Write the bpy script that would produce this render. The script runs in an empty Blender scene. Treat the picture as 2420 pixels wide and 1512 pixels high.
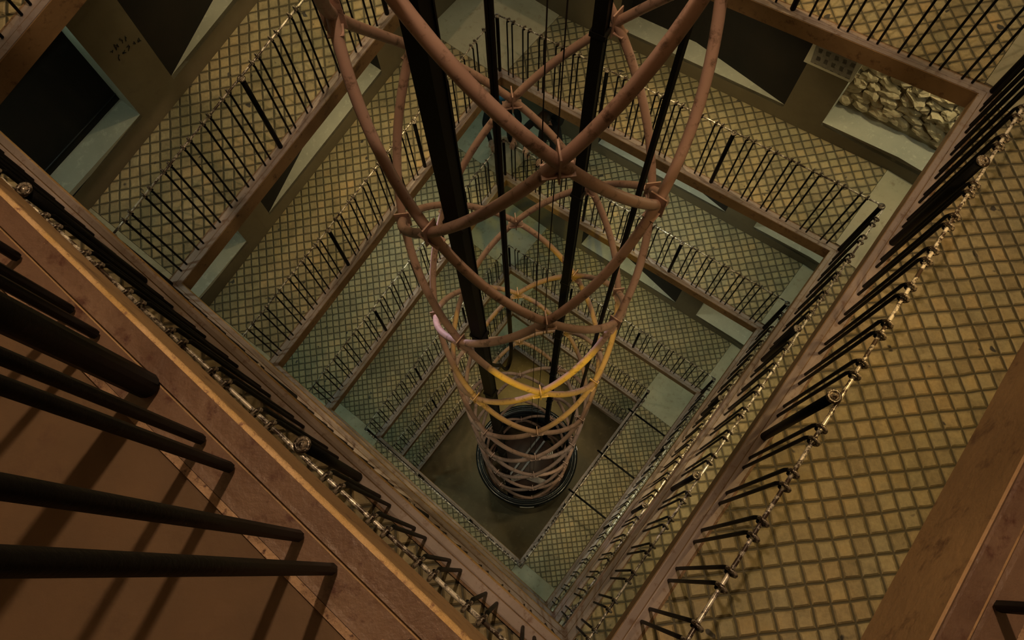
import bpy, bmesh, math, random
from mathutils import Vector, Matrix, noise
random.seed(7)
SC = bpy.context.scene
COL = SC.collection
pi = math.pi

# ------------------------------------------------------------------ frame of reference
# plan coordinates: x to the right, y towards the viewer's feet, D = depth under the camera
DF = 22.0                                   # depth of the ground floor under the lens
def W(x, y, D): return Vector((x, -y, DF - D))

# ------------------------------------------------------------------ camera
def make_camera():
    f, vx, vy = 1720.0, 1243.0 - 1210.0, 1355.0 - 756.0
    n = Vector((vx, vy, f)).normalized()            # nadir in camera space (x right, y down, z forward)
    ex = (Vector((1, 0, 0)) - n.x * n).normalized()
    ey = n.cross(ex)
    def world(v): return Vector((v.dot(ex), -v.dot(ey), -v.dot(n)))
    X, Y, Z = world(Vector((1, 0, 0))), world(Vector((0, -1, 0))), world(Vector((0, 0, -1)))
    cam = bpy.data.cameras.new('camera')
    cam.sensor_width = 36.0
    cam.lens = f / 2420.0 * 36.0
    cam.clip_start = 0.02
    o = bpy.data.objects.new('camera', cam)
    COL.objects.link(o)
    M = Matrix((X, Y, Z)).transposed().to_4x4()
    M.translation = W(0, 0, 0)
    o.matrix_world = M
    SC.camera = o
make_camera()

# ------------------------------------------------------------------ materials
MATS = {}
class NT:
    def __init__(s, name):
        s.m = bpy.data.materials.new(name); s.m.use_nodes = True
        s.t = s.m.node_tree; s.b = s.t.nodes['Principled BSDF']
        MATS[name] = s.m
    def n(s, typ, **kw):
        nd = s.t.nodes.new(typ)
        for k, v in kw.items():
            if k in nd.inputs: nd.inputs[k].default_value = v
            else: setattr(nd, k, v)
        return nd
    def l(s, a, b): s.t.links.new(a, b)
    def math(s, op, a, b=None, c=None):
        nd = s.t.nodes.new('ShaderNodeMath'); nd.operation = op
        for i, q in enumerate((a, b, c)):
            if q is None: continue
            if isinstance(q, (int, float)): nd.inputs[i].default_value = q
            else: s.l(q, nd.inputs[i])
        return nd.outputs[0]
    def mix(s, fac, a, b, mode='MIX'):
        nd = s.t.nodes.new('ShaderNodeMix'); nd.data_type = 'RGBA'; nd.blend_type = mode
        for i, q in ((0, fac), (6, a), (7, b)):
            if isinstance(q, (int, float)): nd.inputs[i].default_value = q
            elif isinstance(q, tuple): nd.inputs[i].default_value = q if len(q) == 4 else (*q, 1)
            else: s.l(q, nd.inputs[i])
        return nd.outputs[2]
    def ramp(s, fac, stops):
        nd = s.t.nodes.new('ShaderNodeValToRGB'); cr = nd.color_ramp
        while len(cr.elements) < len(stops): cr.elements.new(0.5)
        for e, (p, c) in zip(cr.elements, stops):
            e.position = p; e.color = (*c, 1) if len(c) == 3 else c
        s.l(fac, nd.inputs[0]); return nd.outputs[0]
    def noise(s, co, scale, detail=4, rough=0.55):
        nd = s.n('ShaderNodeTexNoise'); nd.inputs['Scale'].default_value = scale
        nd.inputs['Detail'].default_value = detail; nd.inputs['Roughness'].default_value = rough
        s.l(co, nd.inputs['Vector']); return nd.outputs['Fac']
    def co(s): return s.n('ShaderNodeTexCoord').outputs['Object']
    def bump(s, h, strength=0.4, dist=0.01):
        nd = s.n('ShaderNodeBump'); nd.inputs['Strength'].default_value = strength
        nd.inputs['Distance'].default_value = dist
        s.l(h, nd.inputs['Height']); s.l(nd.outputs[0], s.b.inputs['Normal'])
    def set(s, col=None, rough=None, metal=None, spec=None):
        if col is not None:
            if isinstance(col, tuple): s.b.inputs['Base Color'].default_value = (*col, 1)
            else: s.l(col, s.b.inputs['Base Color'])
        if rough is not None:
            if isinstance(rough, (int, float)): s.b.inputs['Roughness'].default_value = rough
            else: s.l(rough, s.b.inputs['Roughness'])
        if metal is not None:
            if isinstance(metal, (int, float)): s.b.inputs['Metallic'].default_value = metal
            else: s.l(metal, s.b.inputs['Metallic'])
        if spec is not None: s.b.inputs['Specular IOR Level'].default_value = spec

def mottled(name, c1, c2, scale=3.0, rough=0.75, bump=0.3, c3=None, fine=40, metal=0.0):
    s = NT(name); co = s.co()
    a = s.noise(co, scale, 6, 0.6)
    col = s.ramp(a, [(0.3, c1), (0.7, c2)])
    if c3:
        b = s.noise(co, scale * 6, 5, 0.7)
        col = s.mix(s.ramp(b, [(0.55, (0, 0, 0)), (0.68, (1, 1, 1))]), col, c3)
    s.set(col, rough, metal)
    if bump: s.bump(s.noise(co, fine, 5, 0.6), bump, 0.006)
    return s.m

def make_tile():
    s = NT('ramp_tile'); co = s.co()
    mp = s.n('ShaderNodeMapping'); mp.inputs['Rotation'].default_value = (0, 0, math.radians(-6.3))
    mp.inputs['Scale'].default_value = (1 / 0.104,) * 3
    s.l(co, mp.inputs['Vector'])
    # slightly wandering joints, as in hand cut paving
    wob = s.n('ShaderNodeTexNoise'); wob.inputs['Scale'].default_value = 5.0; s.l(co, wob.inputs['Vector'])
    wv = s.n('ShaderNodeVectorMath'); wv.operation = 'MULTIPLY_ADD'
    s.l(wob.outputs['Color'], wv.inputs[0]); wv.inputs[1].default_value = (0.18,) * 3; s.l(mp.outputs[0], wv.inputs[2])
    sp = s.n('ShaderNodeSeparateXYZ'); s.l(wv.outputs[0], sp.inputs[0])
    ds = []
    for ax in (0, 1):
        fr = s.math('FRACT', sp.outputs[ax])
        ds.append(s.math('SUBTRACT', 0.5, s.math('ABSOLUTE', s.math('SUBTRACT', fr, 0.5))))
    d = s.math('MINIMUM', ds[0], ds[1])                  # 0 at the joint, .5 in the middle
    fl = s.n('ShaderNodeVectorMath'); fl.operation = 'FLOOR'; s.l(wv.outputs[0], fl.inputs[0])
    fx = s.n('ShaderNodeSeparateXYZ'); s.l(fl.outputs[0], fx.inputs[0])
    cb = s.n('ShaderNodeCombineXYZ'); s.l(fx.outputs[0], cb.inputs[0]); s.l(fx.outputs[1], cb.inputs[1])
    wn = s.n('ShaderNodeTexWhiteNoise'); s.l(cb.outputs[0], wn.inputs['Vector'])
    big = s.noise(co, 1.3, 5, 0.6)
    base = s.ramp(wn.outputs['Value'], [(0.0, (0.24, 0.21, 0.135)), (0.3, (0.34, 0.285, 0.165)), (0.6, (0.40, 0.345, 0.205)), (0.85, (0.34, 0.32, 0.215)), (1.0, (0.47, 0.35, 0.185))])
    dirt = s.ramp(big, [(0.32, (0.50, 0.56, 0.50)), (0.5, (0.85, 0.86, 0.8)), (0.66, (1.05, 0.96, 0.80))])
    col = s.mix(1.0, base, dirt, 'MULTIPLY')
    mid = s.noise(co, 5.5, 6, 0.7)
    col = s.mix(1.0, col, s.ramp(mid, [(0.34, (0.52, 0.52, 0.50)), (0.52, (1, 1, 1)), (0.70, (1.15, 1.02, 0.80))]), 'MULTIPLY')
    fine = s.noise(co, 45, 4, 0.7)
    col = s.mix(0.35, col, s.ramp(fine, [(0.3, (0.25, 0.2, 0.12)), (0.7, (0.6, 0.48, 0.28))]))
    spots = s.noise(co, 9, 2, 0.5)
    col = s.mix(s.ramp(spots, [(0.70, (0, 0, 0)), (0.74, (1, 1, 1))]), col, (0.05, 0.045, 0.04, 1))
    joint = s.ramp(d, [(0.035, (0, 0, 0)), (0.065, (.75, .75, .75)), (0.11, (1, 1, 1))])
    col = s.mix(joint, (0.075, 0.066, 0.040, 1), col)
    rg = s.ramp(fine, [(0.3, (0.5,) * 3), (0.7, (0.75,) * 3)])
    s.set(col, rg)
    hgt = s.math('ADD', s.ramp(d, [(0.03, (0, 0, 0)), (0.16, (1, 1, 1))]), s.math('MULTIPLY', fine, 0.15))
    s.bump(hgt, 1.0, 0.014)
make_tile()

mottled('landing_concrete', (0.33, 0.30, 0.20), (0.46, 0.43, 0.31), 1.6, 0.6, 0.15, (0.30, 0.26, 0.17))
mottled('wall_plaster', (0.13, 0.105, 0.062), (0.20, 0.165, 0.10), 1.1, 0.9, 0.45, (0.16, 0.13, 0.08), 18)
mottled('pale_sill', (0.40, 0.40, 0.33), (0.52, 0.51, 0.42), 2.2, 0.8, 0.3, (0.58, 0.58, 0.48), 22)
mottled('worn_warm_lit_paint', (0.30, 0.18, 0.045), (0.40, 0.27, 0.14), 9, 0.7, 0.9, (0.13, 0.06, 0.035), 70)  # worn edge paint, with the warm light on it put into the tan
mottled('worn_screed', (0.050, 0.026, 0.010), (0.085, 0.046, 0.018), 2.2, 0.8, 0.3, (0.06, 0.03, 0.012), 26)
mottled('rusty_flange', (0.06, 0.03, 0.019), (0.125, 0.075, 0.048), 3.5, 0.42, 0.5, (0.05, 0.018, 0.012), 34)
mottled('dark_recess', (0.004, 0.003, 0.002), (0.014, 0.009, 0.005), 2.0, 0.9, 0.3, None, 12)  # near black: shade inside the unlit recesses put into the colour
mottled('soffit_plaster', (0.16, 0.13, 0.09), (0.22, 0.18, 0.12), 1.3, 0.9, 0.2)
mottled('floor_slab', (0.13, 0.095, 0.045), (0.24, 0.19, 0.095), 0.9, 0.55, 0.1, (0.24, 0.19, 0.1))
mottled('rusty_beam_paint', (0.16, 0.092, 0.038), (0.28, 0.172, 0.078), 2.2, 0.6, 0.5, (0.10, 0.05, 0.022), 26)
mottled('flange_paint', (0.25, 0.20, 0.18), (0.36, 0.29, 0.265), 2.6, 0.5, 0.2, (0.2, 0.13, 0.10), 30)
mottled('black_iron', (0.0015, 0.0015, 0.0015), (0.004, 0.0035, 0.003), 8, 0.5, 0.2, None, 90).node_tree.nodes['Principled BSDF'].inputs['Specular IOR Level'].default_value = .10
mottled('cage_paint', (0.36, 0.222, 0.18), (0.45, 0.29, 0.235), 1.8, 0.5, 0.12, (0.12, 0.07, 0.05), 60)
mottled('column_black', (0.0015, 0.0012, 0.0012), (0.003, 0.0025, 0.002), 3, 0.6, 0.05).node_tree.nodes['Principled BSDF'].inputs['Specular IOR Level'].default_value = .15
mottled('cable_rubber', (0.006, 0.004, 0.003), (0.010, 0.007, 0.005), 3, 0.6, 0.0).node_tree.nodes['Principled BSDF'].inputs['Specular IOR Level'].default_value = .2
mottled('steel_grey', (0.04, 0.045, 0.05), (0.08, 0.085, 0.095), 4, 0.35, 0.05, None, 50, 0.6)
mottled('car_roof_red', (0.022, 0.010, 0.008), (0.045, 0.022, 0.016), 2.5, 0.6, 0.1)
mottled('gloss_black', (0.008, 0.010, 0.012), (0.014, 0.016, 0.018), 3, 0.18, 0.0)
mottled('reflection_white', (0.62, 0.58, 0.5), (0.72, 0.68, 0.6), 3, 0.4, 0.0)  # white for reflections built as solid pieces
mottled('rubble_stone', (0.34, 0.27, 0.16), (0.56, 0.47, 0.30), 5, 0.9, 0.5, (0.44, 0.28, 0.16), 35)
mottled('gritty_joint', (0.10, 0.055, 0.03), (0.30, 0.19, 0.11), 14, 0.8, 0.9, (0.05, 0.02, 0.012), 60)
mottled('mortar', (0.34, 0.29, 0.18), (0.44, 0.38, 0.24), 6, 0.95, 0.6, None, 30)
mottled('dark_cloth', (0.003, 0.003, 0.004), (0.006, 0.006, 0.008), 12, 0.85, 0.2)
mottled('blue_cloth', (0.025, 0.10, 0.17), (0.05, 0.16, 0.25), 10, 0.8, 0.2)
mottled('denim', (0.004, 0.006, 0.009), (0.007, 0.010, 0.016), 14, 0.85, 0.2)
mottled('skin', (0.42, 0.25, 0.17), (0.48, 0.30, 0.21), 10, 0.5, 0.05)
mottled('hair_brown', (0.03, 0.018, 0.010), (0.05, 0.03, 0.018), 20, 0.6, 0.2)
mottled('pink_trim', (0.55, 0.25, 0.26), (0.6, 0.3, 0.3), 10, 0.6, 0.0)
mottled('paper_white', (0.72, 0.69, 0.55), (0.80, 0.76, 0.62), 5, 0.6, 0.0)

def make_rail_metal():
    s = NT('worn_rail'); co = s.co()
    a = s.noise(co, 7, 6, 0.75); b = s.noise(co, 28, 4, 0.7)
    worn = s.ramp(s.math('ADD', s.math('MULTIPLY', a, 0.65), s.math('MULTIPLY', b, 0.35)), [(0.47, (0, 0, 0)), (0.56, (1, 1, 1))])
    s.set(s.mix(worn, (0.045, 0.028, 0.018, 1), (0.80, 0.73, 0.60, 1)), 0.3, s.math('MULTIPLY', worn, 0.3))
    s.bump(b, 0.25, 0.003)
make_rail_metal()
def make_hook_metal():
    s = NT('worn_hook'); co = s.co()
    a = s.noise(co, 40, 5, 0.75)
    worn = s.ramp(a, [(0.50, (0, 0, 0)), (0.62, (1, 1, 1))])
    s.set(s.mix(worn, (0.020, 0.012, 0.007, 1), (0.50, 0.42, 0.32, 1)), 0.28, s.math('MULTIPLY', worn, 0.5))
make_hook_metal()

def make_poster():
    s = NT('facade_photo'); co = s.co()
    sp = s.n('ShaderNodeSeparateXYZ'); s.l(co, sp.inputs[0])
    # photographed house front: rows of windows, darker ground floor
    br = s.n('ShaderNodeTexBrick'); br.offset = 0.0; br.squash = 1.0
    br.inputs['Scale'].default_value = 1.0
    br.inputs['Brick Width'].default_value = 0.088; br.inputs['Row Height'].default_value = 0.105
    br.inputs['Mortar Size'].default_value = 0.024; br.inputs['Mortar Smooth'].default_value = 0.1
    br.inputs['Color1'].default_value = (0.035, 0.032, 0.03, 1); br.inputs['Color2'].default_value = (0.11, 0.1, 0.09, 1)
    br.inputs['Mortar'].default_value = (0.42, 0.39, 0.34, 1)
    dn = s.n('ShaderNodeTexNoise'); dn.inputs['Scale'].default_value = 9.0; s.l(co, dn.inputs['Vector'])
    dv = s.n('ShaderNodeVectorMath'); dv.operation = 'MULTIPLY_ADD'
    s.l(dn.outputs['Color'], dv.inputs[0]); dv.inputs[1].default_value = (0.05, 0.022, 0); s.l(co, dv.inputs[2])
    s.l(dv.outputs[0], br.inputs['Vector'])
    nz = s.noise(co, 18, 5, 0.7)
    s.set(s.mix(0.42, br.outputs['Color'], s.ramp(nz, [(0.35, (0.03, 0.03, 0.03)), (0.7, (0.36, 0.33, 0.29))])), 0.5)
make_poster()

def make_glass():
    s = NT('smoked_glass')
    s.set((0.03, 0.035, 0.04), 0.08)
    s.b.inputs['Transmission Weight'].default_value = 0.35
    s.b.inputs['IOR'].default_value = 1.3
make_glass()

# ------------------------------------------------------------------ mesh helpers
class MB:
    def __init__(s): s.v = []; s.f = []; s.smooth = []
    def quad(s, *p, sm=False):
        i = len(s.v); s.v += [Vector(q) for q in p]; s.f.append(tuple(range(i, i + len(p)))); s.smooth.append(sm)
    def prism(s, bot, top):
        n = len(bot); i = len(s.v); s.v += [Vector(q) for q in bot] + [Vector(q) for q in top]
        s.f.append(tuple(i + k for k in reversed(range(n)))); s.f.append(tuple(i + n + k for k in range(n)))
        for k in range(n):
            k2 = (k + 1) % n; s.f.append((i + k, i + k2, i + n + k2, i + n + k))
        s.smooth += [False] * (n + 2)
    def box(s, c, sx, sy, sz, R=None):
        c = Vector(c); R = R or Matrix.Identity(3); h = Vector((sx, sy, sz)) / 2
        def P(a, b, d): return c + R @ Vector((a * h.x, b * h.y, d * h.z))
        s.prism([P(-1, -1, -1), P(1, -1, -1), P(1, 1, -1), P(-1, 1, -1)], [P(-1, -1, 1), P(1, -1, 1), P(1, 1, 1), P(-1, 1, 1)])
    def tube(s, pts, r, n=10, cap=True, closed=False, radii=None):
        pts = [Vector(p) for p in pts]; m = len(pts); base = len(s.v)
        prev = None
        for k, p in enumerate(pts):
            if closed: t = pts[(k + 1) % m] - pts[k - 1]
            else: t = pts[min(k + 1, m - 1)] - pts[max(k - 1, 0)]
            t.normalize()
            if prev is None:
                a = Vector((0, 0, 1)) if abs(t.z) < 0.9 else Vector((1, 0, 0))
                nx = t.cross(a).normalized()
            else:
                nx = (prev - t * prev.dot(t)).normalized()
            prev = nx; ny = t.cross(nx); rr = radii[k] if radii else r
            for j in range(n):
                a = 2 * pi * j / n
                s.v.append(p + nx * (math.cos(a) * rr) + ny * (math.sin(a) * rr))
        for k in range(m if closed else m - 1):
            k2 = (k + 1) % m
            for j in range(n):
                j2 = (j + 1) % n
                s.f.append((base + k * n + j, base + k * n + j2, base + k2 * n + j2, base + k2 * n + j)); s.smooth.append(True)
        if cap and not closed:
            s.f.append(tuple(base + j for j in reversed(range(n)))); s.smooth.append(False)
            s.f.append(tuple(base + (m - 1) * n + j for j in range(n))); s.smooth.append(False)
    def lathe(s, c, prof, n=48, close=False):
        c = Vector(c); base = len(s.v); m = len(prof)
        for r, z in prof:
            for j in range(n):
                a = 2 * pi * j / n; s.v.append(c + Vector((r * math.cos(a), r * math.sin(a), z)))
        for k in range(m if close else m - 1):
            k2 = (k + 1) % m
            for j in range(n):
                j2 = (j + 1) % n
                s.f.append((base + k * n + j, base + k * n + j2, base + k2 * n + j2, base + k2 * n + j)); s.smooth.append(True)
    def build(s, name, mat, parent=None, fix=True):
        me = bpy.data.meshes.new(name)
        org = Vector((0, 0, 0))
        me.from_pydata([tuple(v) for v in s.v], [], s.f)
        for p, q in zip(me.polygons, s.smooth): p.use_smooth = q
        if fix:
            bm = bmesh.new(); bm.from_mesh(me)
            bmesh.ops.recalc_face_normals(bm, faces=bm.faces); bm.to_mesh(me); bm.free()
        me.materials.append(MATS[mat])
        o = bpy.data.objects.new(name, me); COL.objects.link(o)
        if parent is not None:
            o.parent = parent; o.matrix_parent_inverse = INV[parent.name]
        return o
INV = {}
def thing(name, label, cat, loc=(0, 0, 0), group=None):
    o = bpy.data.objects.new(name, None); o.empty_display_size = 0.2; COL.objects.link(o)
    o.location = loc; o['label'] = label; o['category'] = cat
    if group: o['group'] = group
    INV[o.name] = Matrix.Translation(-Vector(loc))
    return o
def tag(o, label, cat, group=None):
    o['label'] = label; o['category'] = cat
    if group: o['group'] = group
    return o
def struct(o): o['kind'] = 'structure'; return o

# ------------------------------------------------------------------ plan of the tower
V2 = lambda x, y: Vector((x, y))
T, L, R, B = V2(-.29, -6.11), V2(-3.12, -2.50), V2(3.285, -3.273), V2(.32, .44)
uu = (R - T).normalized(); ww = (L - T).normalized()
TL4 = V2(-3.02, -2.70); R4 = V2(2.58, -3.73); B4 = V2(-.12, -.27)     # narrower well on the lowest floors
WALL_OFF = 1.27
def line_isect(p, d, q, e):
    den = d.x * e.y - d.y * e.x; r = q - p
    return p + d * ((r.x * e.y - r.y * e.x) / den)
ctr = (T + L + R + B) / 4
def side_line(a, b, off):
    d = (b - a).normalized(); nrm = V2(-d.y, d.x)
    if nrm.dot((a + b) / 2 - ctr) < 0: nrm = -nrm
    return a + nrm * off, d, nrm
SIDES = {'TR': side_line(R, T, WALL_OFF), 'TL': side_line(T, L, WALL_OFF), 'LB': side_line(L, B, WALL_OFF), 'BR': side_line(B, R, WALL_OFF)}
CN = {'T': ('TR', 'TL'), 'L': ('TL', 'LB'), 'B': ('LB', 'BR'), 'R': ('BR', 'TR')}
WC = {k: line_isect(SIDES[a][0], SIDES[a][1], SIDES[b][0], SIDES[b][1]) for k, (a, b) in CN.items()}
def foot(p, side):
    q, d, nrm = SIDES[side]; return p + nrm * ((q - p).dot(nrm))

# corners in descending order: letter, plan point, depth
C = [('L', L, 1.35), ('B', B, 1.15), ('R', R, 1.55), ('T', T, 2.50),
     ('L', L, 3.40), ('B', B, 3.95), ('R', R, 4.49), ('T', T, 5.20),
     ('L', L, 6.11), ('B', B, 6.66), ('R', R, 7.21), ('T', T, 7.92),
     ('L', L, 8.83), ('B', B, 9.33), ('R', R, 9.84), ('T', T, 10.55),
     ('L', L, 11.50), ('B', B, 12.60), ('R', R, 13.72), ('T', T, 14.33),
     ('L', TL4, 15.15), ('B', B4, 15.85), ('R', R4, 16.50), ('T', T, 17.05),
     ('L', TL4, 17.90), ('B', B4, 18.55), ('R', R4, 19.18), ('T', T, 20.02), ('L', TL4, 20.70)]
SKIP = {2, 24, 25}                        # flights nothing of which shows in the photograph
BEAM_W, BEAM_H = 0.12, 0.155
def inset(i, amount):
    k, p, D = C[i]; a, b = CN[k]
    na, nb = SIDES[a][2], SIDES[b][2]
    # point whose distance from both edges is `amount`
    c = na.dot(nb); return p + (na + nb) * (amount / (1 + c))
SIDE_TXT = {'TL': 'upper left', 'TR': 'upper right', 'LB': 'lower left', 'BR': 'lower right'}
ORD = ['outermost of its side', 'second inward', 'third inward', 'fourth inward', 'fifth inward', 'sixth inward', 'seventh inward', 'eighth inward']
count = {}
FL = []                                     # built flights
for i in range(len(C) - 1):
    a, b = C[i], C[i + 1]
    side = {'LB': 'LB', 'BR': 'BR', 'RT': 'TR', 'TL': 'TL'}[a[0] + b[0]]
    if i in SKIP: continue
    k = count.get(side, 0); count[side] = k + 1
    FL.append((i, side, k))

def rank(side, k):
    return 'innermost and lowest' if k == count[side] - 1 else ORD[k]

# ------------------------------------------------------------------ balusters (one mesh for all)
RH = 0.97
def baluster_mesh():
    m = MB()
    pts = [(0, 0, 0)]
    for k in range(8):
        pts.append((0, 0, RH * (0.5 + k / 7 * 0.5) - 0.03 if k else RH * .5))
    # the bar hooks over the rod and curls once round it; rod centre at (0, .03, RH)
    for k in range(11):
        a = pi + 0.2 - k / 10 * (2 * pi - 0.5)
        pts.append((0.012 * (k / 10 - .3), 0.03 + 0.021 * math.cos(a) , RH + 0.021 * math.sin(a)))
    m.tube(pts, 0.0095, 7)
    o = m.build('baluster', 'black_iron'); o.data.materials.append(MATS['worn_hook'])
    for p in o.data.polygons:
        if p.center.z > RH - .012: p.material_index = 1
    return o
BAL = baluster_mesh()
def post_mesh():
    m = MB()
    m.tube([(0, 0, 0), (0, 0, .5), (0, 0, RH + .012)], 0.023, 14)
    ring = [(0.026 * math.cos(a), 0.026 * math.sin(a), RH + .012) for a in [2 * pi * k / 18 for k in range(18)]]
    m.tube(ring, 0.009, 8, closed=True)
    m.lathe((0, 0, RH + .008), [(0.017, 0), (0.014, .012), (0.006, .018), (0.0005, .019)], 12)
    o = m.build('newel_post', 'black_iron'); o.data.materials.append(MATS['worn_hook'])
    for p in o.data.polygons:
        if p.center.z > RH + .003: p.material_index = 1
    return o
POST = post_mesh()
first_use = {'b': True, 'p': True}
def place(src, key, name, parent, loc, ang):
    if first_use[key]: o = src; first_use[key] = False
    else: o = src.copy(); COL.objects.link(o)
    o.name = name
    o.parent = parent; o.matrix_parent_inverse = INV[parent.name]
    o.location = loc; o.rotation_euler = (0, 0, ang)
    return o

def build_flight(i, side, k):
    (ka, pa, Da), (kb, pb, Db) = C[i], C[i + 1]
    nrm = SIDES[side][2]
    q0, q1 = inset(i, BEAM_W), inset(i + 1, BEAM_W)
    h0, h1 = inset(i, BEAM_W * .5), inset(i + 1, BEAM_W * .5)
    eps = .004; tdir = (pb - pa).normalized()
    w0, w1 = foot(pa, side) - nrm * eps + tdir * eps, foot(pb, side) - nrm * eps - tdir * eps
    p0, p1 = foot_in(q0, pa, side) + tdir * eps, foot_in(q1, pb, side) - tdir * eps
    txt, rk = SIDE_TXT[side], rank(side, k)
    mid = (pa + pb) / 2
    base = W(mid.x, mid.y, (Da + Db) / 2)
    if i == 0: lab = 'worn plain floor strip with rusty edge beam at lower left, nearest the viewer'
    elif i == 1: lab = 'plain floor strip with brown edge beam at the bottom right corner, nearest the viewer'
    else: lab = f'tiled ramp on the {txt} side of the well, {rk}'
    ramp = thing('ramp' if i > 1 else 'gallery', lab, 'ramp' if i > 1 else 'walkway', base, f'ramps on the {txt} side' if i > 1 else None)
    m = MB(); th = 0.13 if i > 1 else .19
    m.prism([W(p0.x, p0.y, Da + th), W(p1.x, p1.y, Db + th), W(w1.x, w1.y, Db + th), W(w0.x, w0.y, Da + th)],
            [W(p0.x, p0.y, Da + .006), W(p1.x, p1.y, Db + .006), W(w1.x, w1.y, Db + .006), W(w0.x, w0.y, Da + .006)])
    m.build('tile_paving', 'ramp_tile' if i > 1 else 'worn_screed', ramp)
    # soffit skin
    m = MB(); g = .012
    m.prism([W(p0.x, p0.y, Da + th + g), W(p1.x, p1.y, Db + th + g), W(w1.x, w1.y, Db + th + g), W(w0.x, w0.y, Da + th + g)],
            [W(p0.x, p0.y, Da + th), W(p1.x, p1.y, Db + th), W(w1.x, w1.y, Db + th), W(w0.x, w0.y, Da + th)])
    m.build('soffit', 'soffit_plaster', ramp)
    # channel beam at the edge of the well: outer channel, thin slot, inner angle
    def strip(a0, b0, a1, b1, t0, t1, bm):
        bm.prism([W(a0.x, a0.y, Da + t1), W(a1.x, a1.y, Db + t1), W(b1.x, b1.y, Db + t1), W(b0.x, b0.y, Da + t1)],
                 [W(a0.x, a0.y, Da + t0), W(a1.x, a1.y, Db + t0), W(b1.x, b1.y, Db + t0), W(b0.x, b0.y, Da + t0)])
    m = MB(); s0, s1 = inset(i, .005), inset(i + 1, .005)
    strip(s0, inset(i, .044), s1, inset(i + 1, .044), -.006, 0.0, m)
    strip(inset(i, .050), inset(i, .106), inset(i + 1, .050), inset(i + 1, .106), -.003, 0.01, m)
    m.build('flange_plate', 'flange_paint' if i > 1 else 'rusty_flange', ramp)
    m = MB(); strip(inset(i, .107), q0, inset(i + 1, .107), q1, -.002, 0.02, m)
    m.build('mortar_strip', 'gritty_joint', ramp)
    if side == 'LB':
        m = MB(); e0, e1 = inset(i, .006), inset(i + 1, .006)
        m.tube([W(e0.x, e0.y, Da + .004).lerp(W(e1.x, e1.y, Db + .004), k / 12) for k in range(13)], .010, 10)
        m.build('lit_worn_lip', 'worn_warm_lit_paint', ramp)  # rounded worn edge; its yellow tan is warm light in the colour
    m = MB(); bh = BEAM_H if i > 1 else .20
    strip(pa, h0, pb, h1, 0.0, bh, m)
    strip(pa, inset(i, .09), pb, inset(i + 1, .09), bh, bh + .012, m)
    m.build('edge_beam', 'rusty_beam_paint', ramp)

    # ---- railing
    if i == 0: lab = 'thick black near bars of the railing at lower left, closest to the viewer'
    elif i == 1: lab = 'black railing bars cut off at the bottom right corner, closest to the viewer'
    else: lab = f'black iron railing on the {txt} side of the well, {rk}'
    rail = thing('railing', lab, 'railing', base, f'railings on the {txt} side')
    fi = .062 if i < 2 else .074
    b0, b1 = inset(i, fi), inset(i + 1, fi)
    r0, r1 = inset(i, fi + .03), inset(i + 1, fi + .03)
    d = b1 - b0; ang = math.atan2(-d.y, d.x)
    tn = d.normalized(); left = V2(tn.y, -tn.x)          # blender +Y local of the bar, in plan coords
    flip = left.dot(nrm) < 0
    if flip: ang += pi
    gap = .037; Ln = d.length
    rr = random.Random(i); shift = (.058, -.022)[i] if i < 2 else 0
    for third in range(3):
        if third:
            t = third / 3 + shift; pp = b0.lerp(b1, t)
            place(POST, 'p', 'newel_post', rail, W(pp.x, pp.y, Da + (Db - Da) * t - .011), ang)
        for j in range(6):
            c = third / 3 + .039 + .051 * j + shift
            if c > .985: continue
            for e in (-1, 1):
                t = c + e * gap / Ln + rr.uniform(-.003, .003) / Ln
                pp = b0.lerp(b1, t)
                place(BAL, 'b', 'baluster', rail, W(pp.x, pp.y, Da + (Db - Da) * t - .011), ang)
    place(POST, 'p', 'newel_post', rail, W(b0.x, b0.y, Da - .011), ang)
    if i + 1 in SKIP or i + 1 == len(C) - 1: place(POST, 'p', 'newel_post', rail, W(b1.x, b1.y, Db - .011), ang)
    m = MB(); pts = []
    for j in range(35):
        s = j / 34 * (1 - .03 / Ln); pp = r0.lerp(r1, s)
        pts.append(W(pp.x, pp.y, Da + (Db - Da) * s - RH) + Vector((rr.uniform(-.0015, .0015), rr.uniform(-.0015, .0015), rr.uniform(-.0015, .0015))))
    m.tube(pts, 0.0095, 9)
    m.build('handrail', 'worn_rail', rail)

def foot_in(q, p, side):
    """start of the paving on the inner edge, square across the ramp"""
    n = SIDES[side][2]
    return p + n * BEAM_W

for fl in FL: build_flight(*fl)

# landings
lcount = {}
LTXT = {'T': 'far', 'L': 'left', 'B': 'near', 'R': 'right'}
used = sorted({i for i, s, k in FL} | {i + 1 for i, s, k in FL})
tot = {}
for i in used: tot[C[i][0]] = tot.get(C[i][0], 0) + 1
for i in used:
    k, p, D = C[i]; a, b = CN[k]
    n = lcount.get(k, 0); lcount[k] = n + 1
    fa, fb, wc = foot(p, a), foot(p, b), WC[k]
    pa_, pb_ = p + SIDES[a][2] * 0, p
    q = inset(i, BEAM_W)
    txt = 'innermost and lowest' if n == tot[k] - 1 else ('outermost of its corner' if n == 0 else ORD[n])
    ld = thing('landing', f'plain concrete landing at the {LTXT[k]} corner of the well, {txt}', 'landing', W(wc.x, wc.y, D), f'landings at the {LTXT[k]} corner')
    m = MB()
    ia, ib = p + SIDES[a][2] * BEAM_W, p + SIDES[b][2] * BEAM_W
    e_ = .004; na_, nb_ = SIDES[a][2] * e_, SIDES[b][2] * e_
    q = inset(i, BEAM_W + .008); ia, ib = ia + nb_ * 0, ib
    poly = [q, ia + na_ * 2, fa - na_, wc - na_ - nb_, fb - nb_, ib + nb_ * 2]
    m.prism([W(v.x, v.y, D + .14) for v in poly], [W(v.x, v.y, D) for v in poly])
    m.build('slab', 'landing_concrete', ld)

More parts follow.
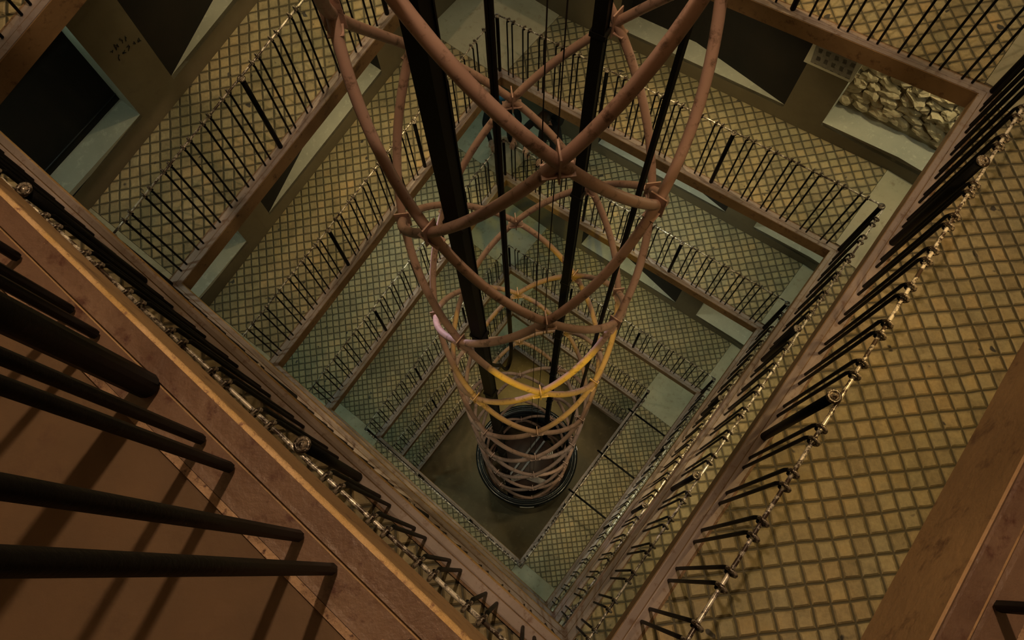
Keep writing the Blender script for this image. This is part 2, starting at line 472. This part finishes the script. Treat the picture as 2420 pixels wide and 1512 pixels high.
# ------------------------------------------------------------------ walls with niches
# floor profile of one turn along a side, used to let openings follow the ramps
def along(side, p):
    q, d, n = SIDES[side]; return (p - q).dot(d)
NICHE = {'TR': [], 'TL': []}
def wall_side(side, name):
    q, d, nrm = SIDES[side]
    ends = {'TR': ('R', 'T'), 'TL': ('T', 'L'), 'LB': ('L', 'B'), 'BR': ('B', 'R')}[side]
    s_end0, s_end1 = along(side, WC[ends[0]]), along(side, WC[ends[1]])
    s0, s1 = along(side, {'R': R, 'T': T, 'L': L, 'B': B}[ends[0]]), along(side, {'R': R, 'T': T, 'L': L, 'B': B}[ends[1]])
    prof = []
    idx = [i for i in range(len(C) - 1) if C[i][0] == ends[0]]
    for i in idx:
        Da, Db = C[i][2], C[i + 1][2]
        def fn(s, Da=Da, Db=Db):
            t = min(1, max(0, (s - s0) / (s1 - s0))); return Da + (Db - Da) * t
        prof.append((i, fn))
    m = MB()
    top = lambda s: -2.6
    # openings in s (measured from the descending start) for far walls; mirrored about the far corner
    if side == 'TR': ops = [(s1 - 4.75 - .42, s1 - 3.68), (s1 - 3.21, s1 - .9)]
    elif side == 'TL': ops = [(s0 + .9, s0 + 3.21), (s0 + 3.66, s0 + 5.1)]
    else: ops = []
    VB, VT = .25, 2.0
    cuts = sorted({s_end0, s_end1, s0, s1, *[x for o in ops for x in o]})
    prev = top
    def P(s, D):
        g = q + d * s; return W(g.x, g.y, D)
    for i, fn in prof:
        for a, b in zip(cuts, cuts[1:]):
            mid = (a + b) / 2
            hole = any(o[0] <= mid <= o[1] for o in ops) and i >= 2
            if not hole:
                m.quad(P(a, fn(a)), P(b, fn(b)), P(b, prev(b)), P(a, prev(a)))
            else:
                m.quad(P(a, fn(a)), P(b, fn(b)), P(b, fn(b) - VB), P(a, fn(a) - VB))
                m.quad(P(a, fn(a) - VT), P(b, fn(b) - VT), P(b, prev(b)), P(a, prev(a)))
        if i >= 2 and side in NICHE:
            for n, o in enumerate(ops): NICHE[side].append((i, n, o, fn, VB, VT))
        prev = fn
    for a, b in zip(cuts, cuts[1:]):
        m.quad(P(a, DF), P(b, DF), P(b, prev(b)), P(a, prev(a)))
    struct(m.build(name, 'wall_plaster'))
for sd, nm in (('TR', 'wall_back_right'), ('TL', 'wall_back_left'), ('LB', 'wall_front_left'), ('BR', 'wall_front_right')): wall_side(sd, nm)

win_n = 0
for side, lst in NICHE.items():
    q, d, nrm = SIDES[side]
    for (i, n, (a, b), fn, VB, VT) in lst:
        def P(s, D, dep=0):
            g = q + d * s + nrm * dep; return W(g.x, g.y, D)
        square = (n == 0) if side == 'TR' else (n == 1)
        dep = .36 if side == 'TR' else .28
        win_n += 1
        root = MB()
        if square:
            da = db = dep
        else:
            da, db = (.0, .55) if side == 'TR' else (.55, .0)
        # inner corners of the recess
        if square: inner = [(a, dep), (b, dep)]
        elif side == 'TR': inner = [(a + 1.35, .29), (b, .29)]
        else: inner = [(a, .29), (b - 1.35, .29)]
        if square: path = [(a, 0), (a, dep), (b, dep), (b, 0)]
        elif side == 'TR': path = [(a, 0), (a + 1.35, .29), (b, .29), (b, 0)]
        else: path = [(a, 0), (a, .29), (b - 1.35, .29), (b, 0)]
        def lo(s): return fn(s) - VB
        def hi(s): return fn(s) - VT
        sill = MB()
        sill.prism([P(s, lo(s) + .05, e) for s, e in path], [P(s, lo(s), e) for s, e in path])
        so = sill.build(f'window_{win_n}', 'pale_sill'); struct(so)
        INV[so.name] = Matrix.Identity(4)
        jm = MB()
        for (s_a, e_a), (s_b, e_b) in zip(path, path[1:]):
            is_back = e_a > 0 and e_b > 0
            if is_back: continue
            jm.quad(P(s_a, lo(s_a), e_a), P(s_b, lo(s_b), e_b), P(s_b, hi(s_b), e_b), P(s_a, hi(s_a), e_a))
        jm.quad(*[P(s, hi(s), e) for s, e in path])
        jm.build('reveal', 'pale_sill' if square else 'dark_recess', so)  # splayed reveals coloured as dark as their shade
        (s_a, e_a), (s_b, e_b) = path[1], path[2]
        bk = MB()
        bk.quad(P(s_a, lo(s_a), e_a), P(s_b, lo(s_b), e_b), P(s_b, hi(s_b), e_b), P(s_a, hi(s_a), e_a))
        stone = side == 'TR' and square and i == 10
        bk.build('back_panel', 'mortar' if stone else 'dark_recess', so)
        if side == 'TL' and square:
            fr = MB()
            for v in (.10, .95):
                fr.tube([P(s_a, lo(s_a) - v, e_a - .02), P(s_b, lo(s_b) - v, e_b - .02)], .006, 6)
            fr.build('frame_bar', 'steel_grey', so)
        if stone:
            # rubble masonry showing behind the niche: irregular blocks bedded in mortar
            st = MB(); rnd = random.Random(3)
            row = 0; v = .06
            while v < 1.7:
                hgt = rnd.uniform(.10, .17); s = a + rnd.uniform(0, .1)
                while s < b:
                    wd = rnd.uniform(.11, .27)
                    cs, cv = s + wd / 2, v + hgt / 2
                    cpt = P(cs, lo(cs) - cv, e_a - .0)
                    st_rock = (cpt, wd, hgt, rnd.uniform(.05, .11))
                    # lumpy ellipsoid
                    nu, nv = 10, 7; base = len(st.v); tilt = rnd.uniform(-.4, .4); sd = rnd.uniform(0, 100)
                    dd = Vector((d.x, -d.y, 0)); nn = Vector((nrm.x, -nrm.y, 0)); up = Vector((0, 0, 1))
                    ax1 = dd * math.cos(tilt) + up * math.sin(tilt); ax2 = up * math.cos(tilt) - dd * math.sin(tilt)
                    for jv in range(nv + 1):
                        ph = pi * jv / nv
                        for ju in range(nu):
                            th = 2 * pi * ju / nu
                            vec = Vector((math.sin(ph) * math.cos(th), math.sin(ph) * math.sin(th), math.cos(ph)))
                            # squarer than a ball, then roughened
                            sq = max(abs(vec.x), abs(vec.y), abs(vec.z)); vec = vec.lerp(vec / sq, .45)
                            rgh = 1 + .38 * noise.noise(vec * 1.6 + Vector((sd, sd * .7, 0)))
                            st.v.append(cpt + (ax1 * vec.x * wd * .52 + ax2 * vec.y * hgt * .56 + nn * vec.z * st_rock[3]) * rgh)
                    for jv in range(nv):
                        for ju in range(nu):
                            st.f.append((base + jv * nu + ju, base + jv * nu + (ju + 1) % nu, base + (jv + 1) * nu + (ju + 1) % nu, base + (jv + 1) * nu + ju)); st.smooth.append(False)
                    s += wd * rnd.uniform(.9, 1.08)
                v += hgt * .95
            st.build('rubble_masonry', 'rubble_stone', so)

# ------------------------------------------------------------------ ground floor and ceiling
def slab(name, Dtop, Dbot, mat, grow=0.0):
    m = MB(); P4 = [WC[k] for k in 'TRBL']
    m.prism([W(p.x, p.y, Dbot) for p in P4], [W(p.x, p.y, Dtop) for p in P4])
    return struct(m.build(name, mat))
slab('floor', DF, DF + .2, 'floor_slab')
slab('ceiling', -2.8, -2.6, 'soffit_plaster')

# ------------------------------------------------------------------ lift cage
CC = V2(.035, -2.875); CR = 1.035; PIT = 2.33; A0 = math.radians(82.7); D_N0 = 3.03
def cyl(a, D, r=CR): return W(CC.x + r * math.cos(a), CC.y + r * math.sin(a), D)
D_TOP, D_BOT = -2.2, 21.6
cage = thing('lift_cage', 'round lift cage of crossing rusty pink steel tubes in the middle of the well', 'lift cage', W(CC.x, CC.y, DF))
slope = PIT / 2 / (pi / 4)                # depth per radian
NTUBE = 0
for fam in (-1, 1):
    for c in range(4):
        m = MB(); pts = []
        D = D_TOP
        steps = int((D_BOT - D_TOP) / PIT * 2 * 12)
        for k in range(steps + 1):
            D = D_TOP + (D_BOT - D_TOP) * k / steps
            a = A0 + c * pi / 2 + fam * (D - D_N0) / slope
            pts.append(cyl(a, D))
        m.tube(pts, 0.035, 14)
        m.build('helical_tube', 'cage_paint', cage)
k = 0
for col in range(8):
    a = A0 + col * pi / 4
    D = D_N0 + (PIT / 2 if col % 2 else 0) - 2 * PIT
    while D < D_BOT:
        if D > D_TOP + .2:
            m = MB()
            rad = Vector((math.cos(a), -math.sin(a), 0)); tan = Vector((math.sin(a), math.cos(a), 0)); up = Vector((0, 0, 1))
            Rm = Matrix((rad, tan, up)).transposed()
            m.box(cyl(a, D, CR), .12, .010, .22, Rm)
            m.box(cyl(a, D + .075, CR), .09, .17, .010, Rm)
            m.build('node_plate', 'cage_paint', cage)
        D += PIT

# guide columns, guide rail, cables
def column(name, label, p, w, ang):
    t = thing(name, label, 'column', W(p.x, p.y, DF))
    Rm = Matrix.Rotation(ang, 3, 'Z')
    m = MB(); H = DF + 2.4
    c0 = W(p.x, p.y, DF) + Vector((0, 0, H / 2))
    m.box(c0, w, w * .8, H, Rm); m.build('shaft', 'column_black', t)
    m = MB(); fl = Rm @ Vector((0, w * .47, 0))
    m.box(c0 + fl, w * 1.15, w * .12, H, Rm); m.box(c0 - fl, w * 1.15, w * .12, H, Rm)
    m.build('flange', 'column_black', t)
    m = MB()
    D = D_N0 + PIT / 2
    while D < 20:
        m.box(W(p.x, p.y, D) , w * 1.5, w * 1.2, .05, Rm); D += PIT
    m.build('clamp', 'column_black', t)
    return t
LC = CC + V2(math.cos(math.radians(122)), math.sin(math.radians(122))) * .87
RC = CC + V2(math.cos(math.radians(-58)), math.sin(math.radians(-58))) * .87 + V2(.05, 0)
column('guide_column', 'thick black steel lift column on the left inside the cage', LC, .10, math.radians(-28))
column('guide_column', 'black steel lift column on the right inside the cage', RC, .085, math.radians(-28))
gr = CC + V2(math.cos(math.radians(45)), math.sin(math.radians(45))) * .95
m = MB(); m.box(W(gr.x, gr.y, DF) + Vector((0, 0, (DF + 2.3) / 2)), .028, .028, DF + 2.3, Matrix.Rotation(.7, 3, 'Z'))
tag(m.build('guide_rail', 'column_black'), 'thin black guide rail at the right edge of the lift cage', 'guide rail')

# travelling cable: hangs in a loop and returns to the left column
m = MB()
tc = V2(-.175, -2.62); end = LC + V2(.02, -.09)
for off in (0, 1):
    o2 = V2(.022, .012) * off
    pts = [W(tc.x + o2.x, tc.y + o2.y, -2.2)] + [W(tc.x + o2.x, tc.y + o2.y, D) for D in (2, 5, 8, 8.6)]
    Dl = 8.75 + .05 * off
    for k in range(1, 16):
        s = k / 15; pp = (tc + o2).lerp(end, s)
        pts.append(W(pp.x, pp.y, Dl + .34 * math.sin(pi * min(1, s * 1.9)) * (1 if s < .53 else 0) - (0 if s < .26 else 1.5 * (s - .26) ** 1.6) + (.34 * math.sin(pi * min(1, .5 * 1.9 )) * 0)))
    m.tube(pts, .014, 8)
tag(m.build('travelling_cable', 'cable_rubber'), 'dark lift cable hanging in a loop beside the left column', 'cable')
for q, lab in ((V2(.11, -2.4), 'left of the two thin wire ropes inside the lift cage'), (V2(.20, -2.4), 'right of the two thin wire ropes inside the lift cage')):
    m = MB(); m.tube([W(q.x, q.y, -2.2), W(q.x, q.y, 10), W(q.x, q.y, 19.2)], .0045, 6)
    tag(m.build('wire_rope', 'cable_rubber'), lab, 'rope', 'wire ropes in the lift cage')

# ------------------------------------------------------------------ lift drum and car roof at the bottom
drum = thing('lift_drum', 'round black glass drum around the lift at the bottom of the well', 'lift drum', W(CC.x, CC.y, DF))
c0 = W(CC.x, CC.y, DF)
def HZ(D): return DF - D
m = MB(); m.lathe(c0, [(1.22, 0), (1.22, HZ(18.9)), (1.20, HZ(18.9)), (1.20, 0)], 64, True); m.build('glass_wall', 'smoked_glass', drum)
for nm, r, D, tr in (('collar', 1.25, 18.75, .05), ('collar', 1.22, 19.3, .035), ('collar', 1.17, 18.6, .028)):
    m = MB()
    m.tube([c0 + Vector((r * math.cos(2 * pi * k / 72), r * math.sin(2 * pi * k / 72), HZ(D))) for k in range(72)], tr, 10, closed=True)
    m.build(nm, 'gloss_black', drum)
m = MB(); m.lathe(c0, [(1.12, HZ(18.7)), (1.25, HZ(18.72)), (1.25, HZ(18.78)), (1.12, HZ(18.76))], 72, True); m.build('ring_flange', 'steel_grey', drum)
m = MB()
for a in (100, 104): pass
na = math.radians(97)
for k in range(7):
    a = na - .17 + k * .05
    pass
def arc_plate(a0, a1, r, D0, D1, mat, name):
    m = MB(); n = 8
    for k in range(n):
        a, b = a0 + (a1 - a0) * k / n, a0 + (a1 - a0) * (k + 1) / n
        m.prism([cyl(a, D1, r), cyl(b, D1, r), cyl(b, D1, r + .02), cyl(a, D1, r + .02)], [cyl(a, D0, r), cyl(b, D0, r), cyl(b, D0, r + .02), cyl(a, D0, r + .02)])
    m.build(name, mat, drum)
arc_plate(math.radians(82), math.radians(98), 1.285, 18.95, 19.15, 'reflection_white', 'highlight_plate')  # white plate stands in for the highlight on the near rim
arc_plate(math.radians(60), math.radians(76), 1.27, 18.9, 18.93, 'reflection_white', 'highlight_edge')  # thin white strip painted as a highlight on the ring

car = thing('lift_car', 'dark red roof of the lift car inside the drum', 'lift car', W(CC.x, CC.y, 21.9))
m = MB(); m.lathe(c0, [(.0005, HZ(19.55)), (.70, HZ(19.55)), (.72, HZ(19.6)), (.72, .08), (.0005, .08)], 56); m.build('car_body', 'car_roof_red', car)
m = MB()
for off in (-.09, .09):
    Rm = Matrix.Rotation(math.radians(52), 3, 'Z')
    m.box(W(CC.x, CC.y, 19.5) + Rm @ Vector((0, off, 0)), 1.34, .05, .09, Rm)
m.build('roof_beam', 'steel_grey', car)
m = MB(); m.lathe(W(CC.x + .12, CC.y - .05, 19.5), [(.0005, .22), (.09, .22), (.1, .12), (.1, 0)], 20); m.build('pulley_housing', 'gloss_black', car)
m = MB()
for k in range(4): m.box(W(CC.x + .55 + .045 * k, CC.y - .12, 19.45), .022, .14, .12)
m.build('reflection_bars', 'reflection_white', car)  # white bars added to draw a striped reflection
m = MB(); m.box(W(CC.x + .25, CC.y + .55, 19.48), .5, .16, .12, Matrix.Rotation(-.35, 3, 'Z')); m.box(W(CC.x - .35, CC.y + .52, 19.48), .5, .16, .12, Matrix.Rotation(.3, 3, 'Z'))
m.build('door_drive', 'gloss_black', car)

# ------------------------------------------------------------------ struts over the wide ramp at the lower right
def on_line(p, a, b, t): return a.lerp(b, t)
for k, t in enumerate((.885, .62, .385)):
    p = B4.lerp(R4, t); n = SIDES['BR'][2]
    e = foot(p, 'BR') - n * .03
    D = C[21][2] + (C[22][2] - C[21][2]) * t - .9
    m = MB(); m.tube([W(p.x - n.x * .05, p.y - n.y * .05, D), W(e.x, e.y, D)], .02, 10)
    tag(m.build('strut', 'black_iron'), ['iron strut from the lowest right railing, nearest the pale landing', 'middle iron strut crossing the lowest ramp at the right', 'iron strut from the lowest right railing, nearest the viewer'][k], 'strut', 'struts over the lowest ramp')

# ------------------------------------------------------------------ photograph on the far right wall
q, d, nrm = SIDES['TR']; sT = along('TR', T)
def PW(uq, D, dep=0.0):
    g = q + d * (sT - uq) - nrm * dep; return W(g.x, g.y, D)
pic = thing('wall_picture', 'old house photograph in a pale mount on the wall beside the rubble niche', 'picture', PW(3.43, 6.42))
cA = [PW(3.17, 6.43, .004), PW(3.70, 6.36, .004), PW(3.70, 5.97, .004), PW(3.17, 6.04, .004)]
cB = [PW(3.17, 6.43, .022), PW(3.70, 6.36, .022), PW(3.70, 5.97, .022), PW(3.17, 6.04, .022)]
m = MB(); m.prism(cA, cB); m.build('mount', 'paper_white', pic)
# the print is built in its own plane so that its pattern lies in x and y
ax = (PW(3.70, 6.36) - PW(3.17, 6.43)); ln = ax.length; ax.normalize()
nz = Vector((-nrm.x, nrm.y, 0)).normalized(); ay = nz.cross(ax).normalized()
if ay.z < 0: ay = -ay
m = MB(); m.prism([(-.22, -.15, 0), (.22, -.15, 0), (.22, .15, 0), (-.22, .15, 0)], [(-.22, -.15, .004), (.22, -.15, .004), (.22, .15, .004), (-.22, .15, .004)])
o = m.build('print', 'facade_photo', pic)
Mx = Matrix((ax, ay, ax.cross(ay))).transposed().to_4x4(); Mx.translation = PW(3.435, 6.205, .024)
o.matrix_parent_inverse = INV[pic.name]; o.matrix_basis = Mx

# ------------------------------------------------------------------ people on the far landing
def person(root, fwd, lean, hands, look_down, cloth, label, hood=False, step=.0):
    """root: plan point between the feet on a floor at depth root[2]; fwd: facing in plan; hands: two world points"""
    rx, ry, rD = root
    F = Vector((fwd.x, -fwd.y, 0)).normalized(); S = Vector((-F.y, F.x, 0)); U = Vector((0, 0, 1))   # S: the person's left
    O = W(rx, ry, rD)
    def P(f, l, z): return O + F * f + S * l + U * z
    t = thing('person', label, 'person', O)
    vs, es, rs, kinds = [], [], [], []
    def add(p, r, kd, prev=None):
        vs.append(p); rs.append(r if isinstance(r, tuple) else (r, r)); kinds.append(kd)
        if prev is not None: es.append((prev, len(vs) - 1))
        return len(vs) - 1
    pel = add(P(0, 0, .93), (.155, .125), 'trousers')
    ln = lean
    def spine(h): return P(math.sin(ln * min(1, h / .35)) * h, 0, .93 + math.cos(ln * min(1, h / .35)) * h)
    w1 = add(spine(.16), (.15, .115), 'jacket', pel)
    w2 = add(spine(.32), (.17, .125), 'jacket', w1)
    w3 = add(spine(.46), (.15, .105), 'jacket', w2)
    nk = add(spine(.56), .062, 'skin', w3)
    hd = spine(.56)
    dn = look_down
    hf = lambda f, u: hd + (F * math.cos(dn) - U * math.sin(dn)) * f + (U * math.cos(dn) + F * math.sin(dn)) * u
    n2 = add(hf(.015, .06), .060, 'skin', nk)
    h1 = add(hf(.03, .12), (.072, .085), 'skin', n2)
    h2 = add(hf(.02, .19), (.078, .095), 'skin', h1)
    h3 = add(hf(.01, .245), (.055, .07), 'skin', h2)
    no = add(hf(.115, .135), .014, 'skin', h1)            # nose
    ch = add(hf(.085, .07), .026, 'skin', n2)             # chin
    for sgn in (1, -1):
        hip = add(P(0, sgn * .095, .86), .088, 'trousers', pel)
        kn = add(P(.05 + sgn * step, sgn * .11, .49), .062, 'trousers', hip)
        an = add(P(-.03 + sgn * step * 1.5, sgn * .115, .09), .043, 'trousers', kn)
        he = add(P(-.03 + sgn * step * 1.5, sgn * .115, .05), .045, 'shoe', an)
        to = add(P(.15 + sgn * step * 1.5, sgn * .135, .04), (.042, .034), 'shoe', he)
        sh = add(spine(.47) + S * sgn * .175, .068, 'jacket', w3)
        hand = hands[0] if sgn > 0 else hands[1]
        shp = vs[sh]; mid = (shp + hand) / 2
        L1, L2 = .30, .27
        dvec = hand - shp; dl = dvec.length; dl2 = min(dl, L1 + L2 - .01)
        wr = shp + dvec.normalized() * (dl2 - .02)
        hgt = math.sqrt(max(0.0004, L1 * L1 - (dl2 / 2) ** 2))
        el = shp + dvec.normalized() * (dl2 / 2) + (-U * .6 + S * sgn * .9 - F * .3).normalized() * hgt
        e = add(el, .05, 'jacket', sh)
        w_ = add(wr, .034, 'jacket', e)
        hdv = (wr - el).normalized()
        pm = add(wr + hdv * .045, (.030, .022), 'skin', w_)
        side = hdv.cross(U).normalized()
        k2 = add(wr + hdv * .085, (.034, .018), 'skin', pm)
        for q in range(4):
            o_ = side * ((q - 1.5) * .021); ll = (.075, .085, .08, .062)[q]
            a1 = add(wr + hdv * .10 + o_, .0095, 'skin', k2)
            a2 = add(wr + hdv * (.10 + ll * .5) + o_ - U * .012, .0088, 'skin', a1)
            add(wr + hdv * (.10 + ll * .75) + o_ - U * .045, .0078, 'skin', a2)
        th1 = add(wr + hdv * .045 + side * (-sgn) * .04 - U * .006, .0105, 'skin', pm)
        add(wr + hdv * .085 + side * (-sgn) * .055 - U * .022, .009, 'skin', th1)
    me = bpy.data.meshes.new('body'); me.from_pydata([tuple(v) for v in vs], es, [])
    o = bpy.data.objects.new('body', me); COL.objects.link(o)
    md = o.modifiers.new('skin', 'SKIN'); md.use_smooth_shade = True
    for i, r in enumerate(rs): me.skin_vertices[0].data[i].radius = r
    me.skin_vertices[0].data[0].use_root = True
    sb = o.modifiers.new('sub', 'SUBSURF'); sb.levels = sb.render_levels = 2
    dg = bpy.context.evaluated_depsgraph_get()
    ev = bpy.data.meshes.new_from_object(o.evaluated_get(dg))
    o.modifiers.clear(); o.data = ev; ev.name = 'body'
    names = ['skin', cloth, 'denim', 'gloss_black']; idx = {'skin': 0, 'jacket': 1, 'trousers': 2, 'shoe': 3}
    ev.materials.clear()
    for nme in names: ev.materials.append(MATS[nme])
    # colour by the nearest bone
    segs = [(vs[a], vs[b], kinds[b]) for a, b in es]
    for p in ev.polygons:
        c = p.center; best = None
        for a, b, kd in segs:
            ab = b - a; tt = max(0, min(1, (c - a).dot(ab) / max(ab.length_squared, 1e-9)))
            dd = (c - a - ab * tt).length_squared
            if best is None or dd < best[0]: best = (dd, kd)
        p.material_index = idx[best[1]]; p.use_smooth = True
    o.parent = t; o.matrix_parent_inverse = INV[t.name]
    X = (U * math.cos(dn) + F * math.sin(dn)); Yf = (F * math.cos(dn) - U * math.sin(dn))
    Mh = Matrix((Yf, S, X)).transposed()
    def dome(r, zmax, back, name, mat, squash=1.0, lift=.0):
        m = MB(); nu, nv = 22, 9
        c = hf(.012 - back, .165 + lift)
        for jv in range(nv + 1):
            ph = zmax * jv / nv
            for ju in range(nu):
                th = 2 * pi * ju / nu
                v = Vector((math.sin(ph) * math.cos(th) * 1.16, math.sin(ph) * math.sin(th), math.cos(ph) * squash)) * r
                m.v.append(c + Mh @ v)
        for jv in range(nv):
            for ju in range(nu):
                m.f.append((jv * nu + ju, jv * nu + (ju + 1) % nu, (jv + 1) * nu + (ju + 1) % nu, (jv + 1) * nu + ju)); m.smooth.append(True)
        m.build(name, mat, t)
        return c
    for sgn in (1, -1):
        m = MB(); m.lathe((0, 0, 0), [(.0004, .011), (.008, .008), (.011, 0), (.008, -.008), (.0004, -.011)], 10)
        m.v = [hf(.088, .165) + S * sgn * .033 + v for v in m.v]; m.build('eye', 'gloss_black', t)
        m = MB(); m.tube([hf(.0, .19) + S * sgn * .082, hf(-.018, .165) + S * sgn * .092, hf(.0, .125) + S * sgn * .082], .012, 8); m.build('ear', 'skin', t)
    m = MB(); m.tube([hf(.104, .098) + S * .026, hf(.110, .096), hf(.104, .098) - S * .026], .006, 8); m.build('mouth', 'pink_trim', t)
    if not hood:
        dome(.098, 1.75, .01, 'cap', 'blue_cloth', 1.0)
        c = hf(.13, .185)
        m = MB(); n = 10
        for k in range(n):
            a0, a1 = -1.1 + 2.2 * k / n, -1.1 + 2.2 * (k + 1) / n
            q = lambda a, r: hf(.012 + r * math.cos(a) * 1.12, .175 - (r - .095) * .35) + S * (r * math.sin(a))
            m.prism([q(a0, .09), q(a1, .09), q(a1, .165), q(a0, .165)], [v + X * .006 for v in (q(a0, .09), q(a1, .09), q(a1, .165), q(a0, .165))])
        m.build('cap_peak', 'blue_cloth', t)
        m = MB(); m.tube([hf(.012 + .1 * math.cos(a) * 1.16, .19) + S * (.1 * math.sin(a)) for a in [-1.2 + 2.4 * k / 14 for k in range(15)]], .006, 6)
        m.build('cap_band', 'pink_trim', t)
    else:
        dome(.098, 1.95, .03, 'hair', 'hair_brown', 1.0)
        # rucksack on the back
        m = MB(); bc = spine(.26) - F * .2
        Rb = Matrix((F, S, U)).transposed() @ Matrix.Rotation(ln, 3, 'Y')
        m.box(bc, .17, .30, .44, Rb); ob = m.build('rucksack', 'dark_cloth', t)
        bv = ob.modifiers.new('bv', 'BEVEL'); bv.width = .06; bv.segments = 4
    return t
outw = (-(uu + ww)).normalized()
Tin = T + outw * .16
D2 = 10.55
lh = Tin + ww * .30; rh = Tin + uu * .22
a_root = T + outw * .80 + uu * .05
person((a_root.x, a_root.y, D2), -outw, .48, (W(rh.x, rh.y, D2 - RH - .035), W(lh.x, lh.y, D2 - RH - .02)), .35, 'dark_cloth',
       'person in dark jacket and blue cap leaning over the far corner railing')
b_root = T + uu * .40 - ww * .60
h1_ = T + uu * .66 - ww * .15; h2_ = T + uu * .28 - ww * .15
person((b_root.x, b_root.y, D2 - .10), (ww + uu * .25), .36, (W(h1_.x, h1_.y, D2 - .12 - RH - .03), W(h2_.x, h2_.y, D2 - .06 - RH - .03)), .45, 'dark_cloth',
       'dark-haired person in black with a rucksack at the railing beside the blue cap', True)

# pencilled scribble on the plaster between the two niches at the upper left
q, d, nrm = SIDES['TL']; s0_ = along('TL', T)
def scr(wq, D): 
    g = q + d * (s0_ + wq) - nrm * .003; return W(g.x, g.y, D)
rs_ = random.Random(11)
scrib = thing('wall_scribble', 'faint dark scribble on the plaster between two niches at upper left', 'graffiti', scr(3.4, 5.0))
for row, (wq, D0, n) in enumerate(((3.50, 4.96, 4), (3.48, 5.06, 5))):
    for k in range(n):
        m = MB(); x0 = wq - k * .055; y0 = D0 - k * .004
        m.tube([scr(x0 + rs_.uniform(-.018, .018), y0 + rs_.uniform(-.032, .032)) for _ in range(5)], .0035, 5)
        m.build('pencil_stroke', 'gloss_black', scrib)

# ------------------------------------------------------------------ light: lamps under the ramps
def lamp(p, D, power, col, rad=.06, name='lamp', typ='POINT', target=None, angle=None, blend=.5):
    l = bpy.data.lights.new(name, typ); l.energy = power; l.color = col
    l.shadow_soft_size = rad
    o = bpy.data.objects.new(name, l); COL.objects.link(o); o.location = W(p.x, p.y, D)
    if typ == 'SPOT':
        l.spot_size = angle; l.spot_blend = blend
        o.rotation_euler = (target - o.location).to_track_quat('-Z', 'Y').to_euler()
    return o
WARM, OLIVE, PALE, COOL, AMBER = (1, .66, .27), (1, .77, .39), (.90, .93, .70), (.52, .85, .72), (1, .50, .14)
for i in range(len(C) - 1):
    (ka, pa, Da), (kb, pb, Db) = C[i], C[i + 1]
    side = {'LB': 'LB', 'BR': 'BR', 'RT': 'TR', 'TL': 'TL'}[ka + kb]
    n = SIDES[side][2]
    t = .42 if side in ('TL',) else .5
    p = pa.lerp(pb, t) + n * .22; Dm = Da + (Db - Da) * t
    col = WARM if Dm < 5 else OLIVE if Dm < 10 else PALE if Dm < 16 else OLIVE
    pw = 120 if Dm > 2.6 else 70
    if side == 'LB': pw *= .7
    if i < 2: pw *= .12
    if i == 5: pw *= .85
    if i == 4: pw *= .7
    if Dm > 14: pw *= .5
    lamp(p, Dm - 2.3, pw, col, .05, 'lamp', 'SPOT', W(p.x, p.y, Dm), math.radians(124 if Dm < 17 else 80), 1.0)
for i in used:
    k, p, D = C[i]
    if D < 4.5: continue
    q = (p + WC[k]) / 2
    lamp(q, D - 2.35, 28, PALE if D < 9 else COOL, .05, 'lamp', 'SPOT', W(q.x, q.y, D), math.radians(115), 1.0)
# small cool lamps over the window niches
for side, lst in NICHE.items():
    q, d, nrm = SIDES[side]
    for (i, n, (a, b), fn, VB, VT) in lst:
        square = (n == 0) if side == 'TR' else (n == 1)
        c = (a + b) / 2 if square else (a + b) / 2 + (.3 if side == 'TR' else -.3)
        g = q + d * c + nrm * .1
        col = (1, .86, .5) if (side == 'TR' and square) else (.62, .86, .66)
        lamp(g, fn(c) - 1.85, (34 if i == 10 else 14) if (side == 'TR' and square) else 4.5, col, .04)
# the sodium yellow and the pale violet spotlights that catch the cage
pm = B + (ctr - B).normalized() * .10
lamp(pm, 4.55, 750, (1, .74, .02), .03, 'spot', 'SPOT', W(CC.x + .25, CC.y + .75, 8.0), math.radians(29))
pl = (T + L) / 2 + SIDES['TL'][2] * .45
lamp(pl, 6.9, 320, (.92, .78, 1), .03, 'spot', 'SPOT', W(CC.x - .8, CC.y, 7.2), math.radians(45))
# lamps over the upper part of the well
lamp(V2(.3, -2.0), -2.45, 640, (1, .69, .42), .05)
lamp(V2(.1, -5.2), -1.9, 120, (1, .74, .50), .06)
lamp((T + L) / 2 + SIDES['TL'][2] * .3, .2, 40, WARM)
# lamps at the bottom of the well
lamp(T + V2(.05, .55), 19.6, 70, (1, .74, .20), .06, 'lamp', 'SPOT', W(T.x + .15, T.y + 1.0, DF), math.radians(72), .8)
lamp(R4 + V2(-.6, .3), 20.6, 4, (1, .80, .5))

# ------------------------------------------------------------------ world and view
w = bpy.data.worlds.new('world'); SC.world = w; w.use_nodes = True
w.node_tree.nodes['Background'].inputs[0].default_value = (.02, .02, .018, 1)
w.node_tree.nodes['Background'].inputs[1].default_value = 0.1
SC.cycles.use_adaptive_sampling = True; SC.cycles.adaptive_threshold = 0.08; SC.cycles.max_bounces = 5; SC.cycles.diffuse_bounces = 2; SC.cycles.glossy_bounces = 2; SC.cycles.transmission_bounces = 3
SC.view_settings.view_transform = 'Standard'; SC.view_settings.look = 'None'
SC.view_settings.gamma = 1; SC.view_settings.use_curve_mapping = False
SC.view_settings.exposure = -0.4
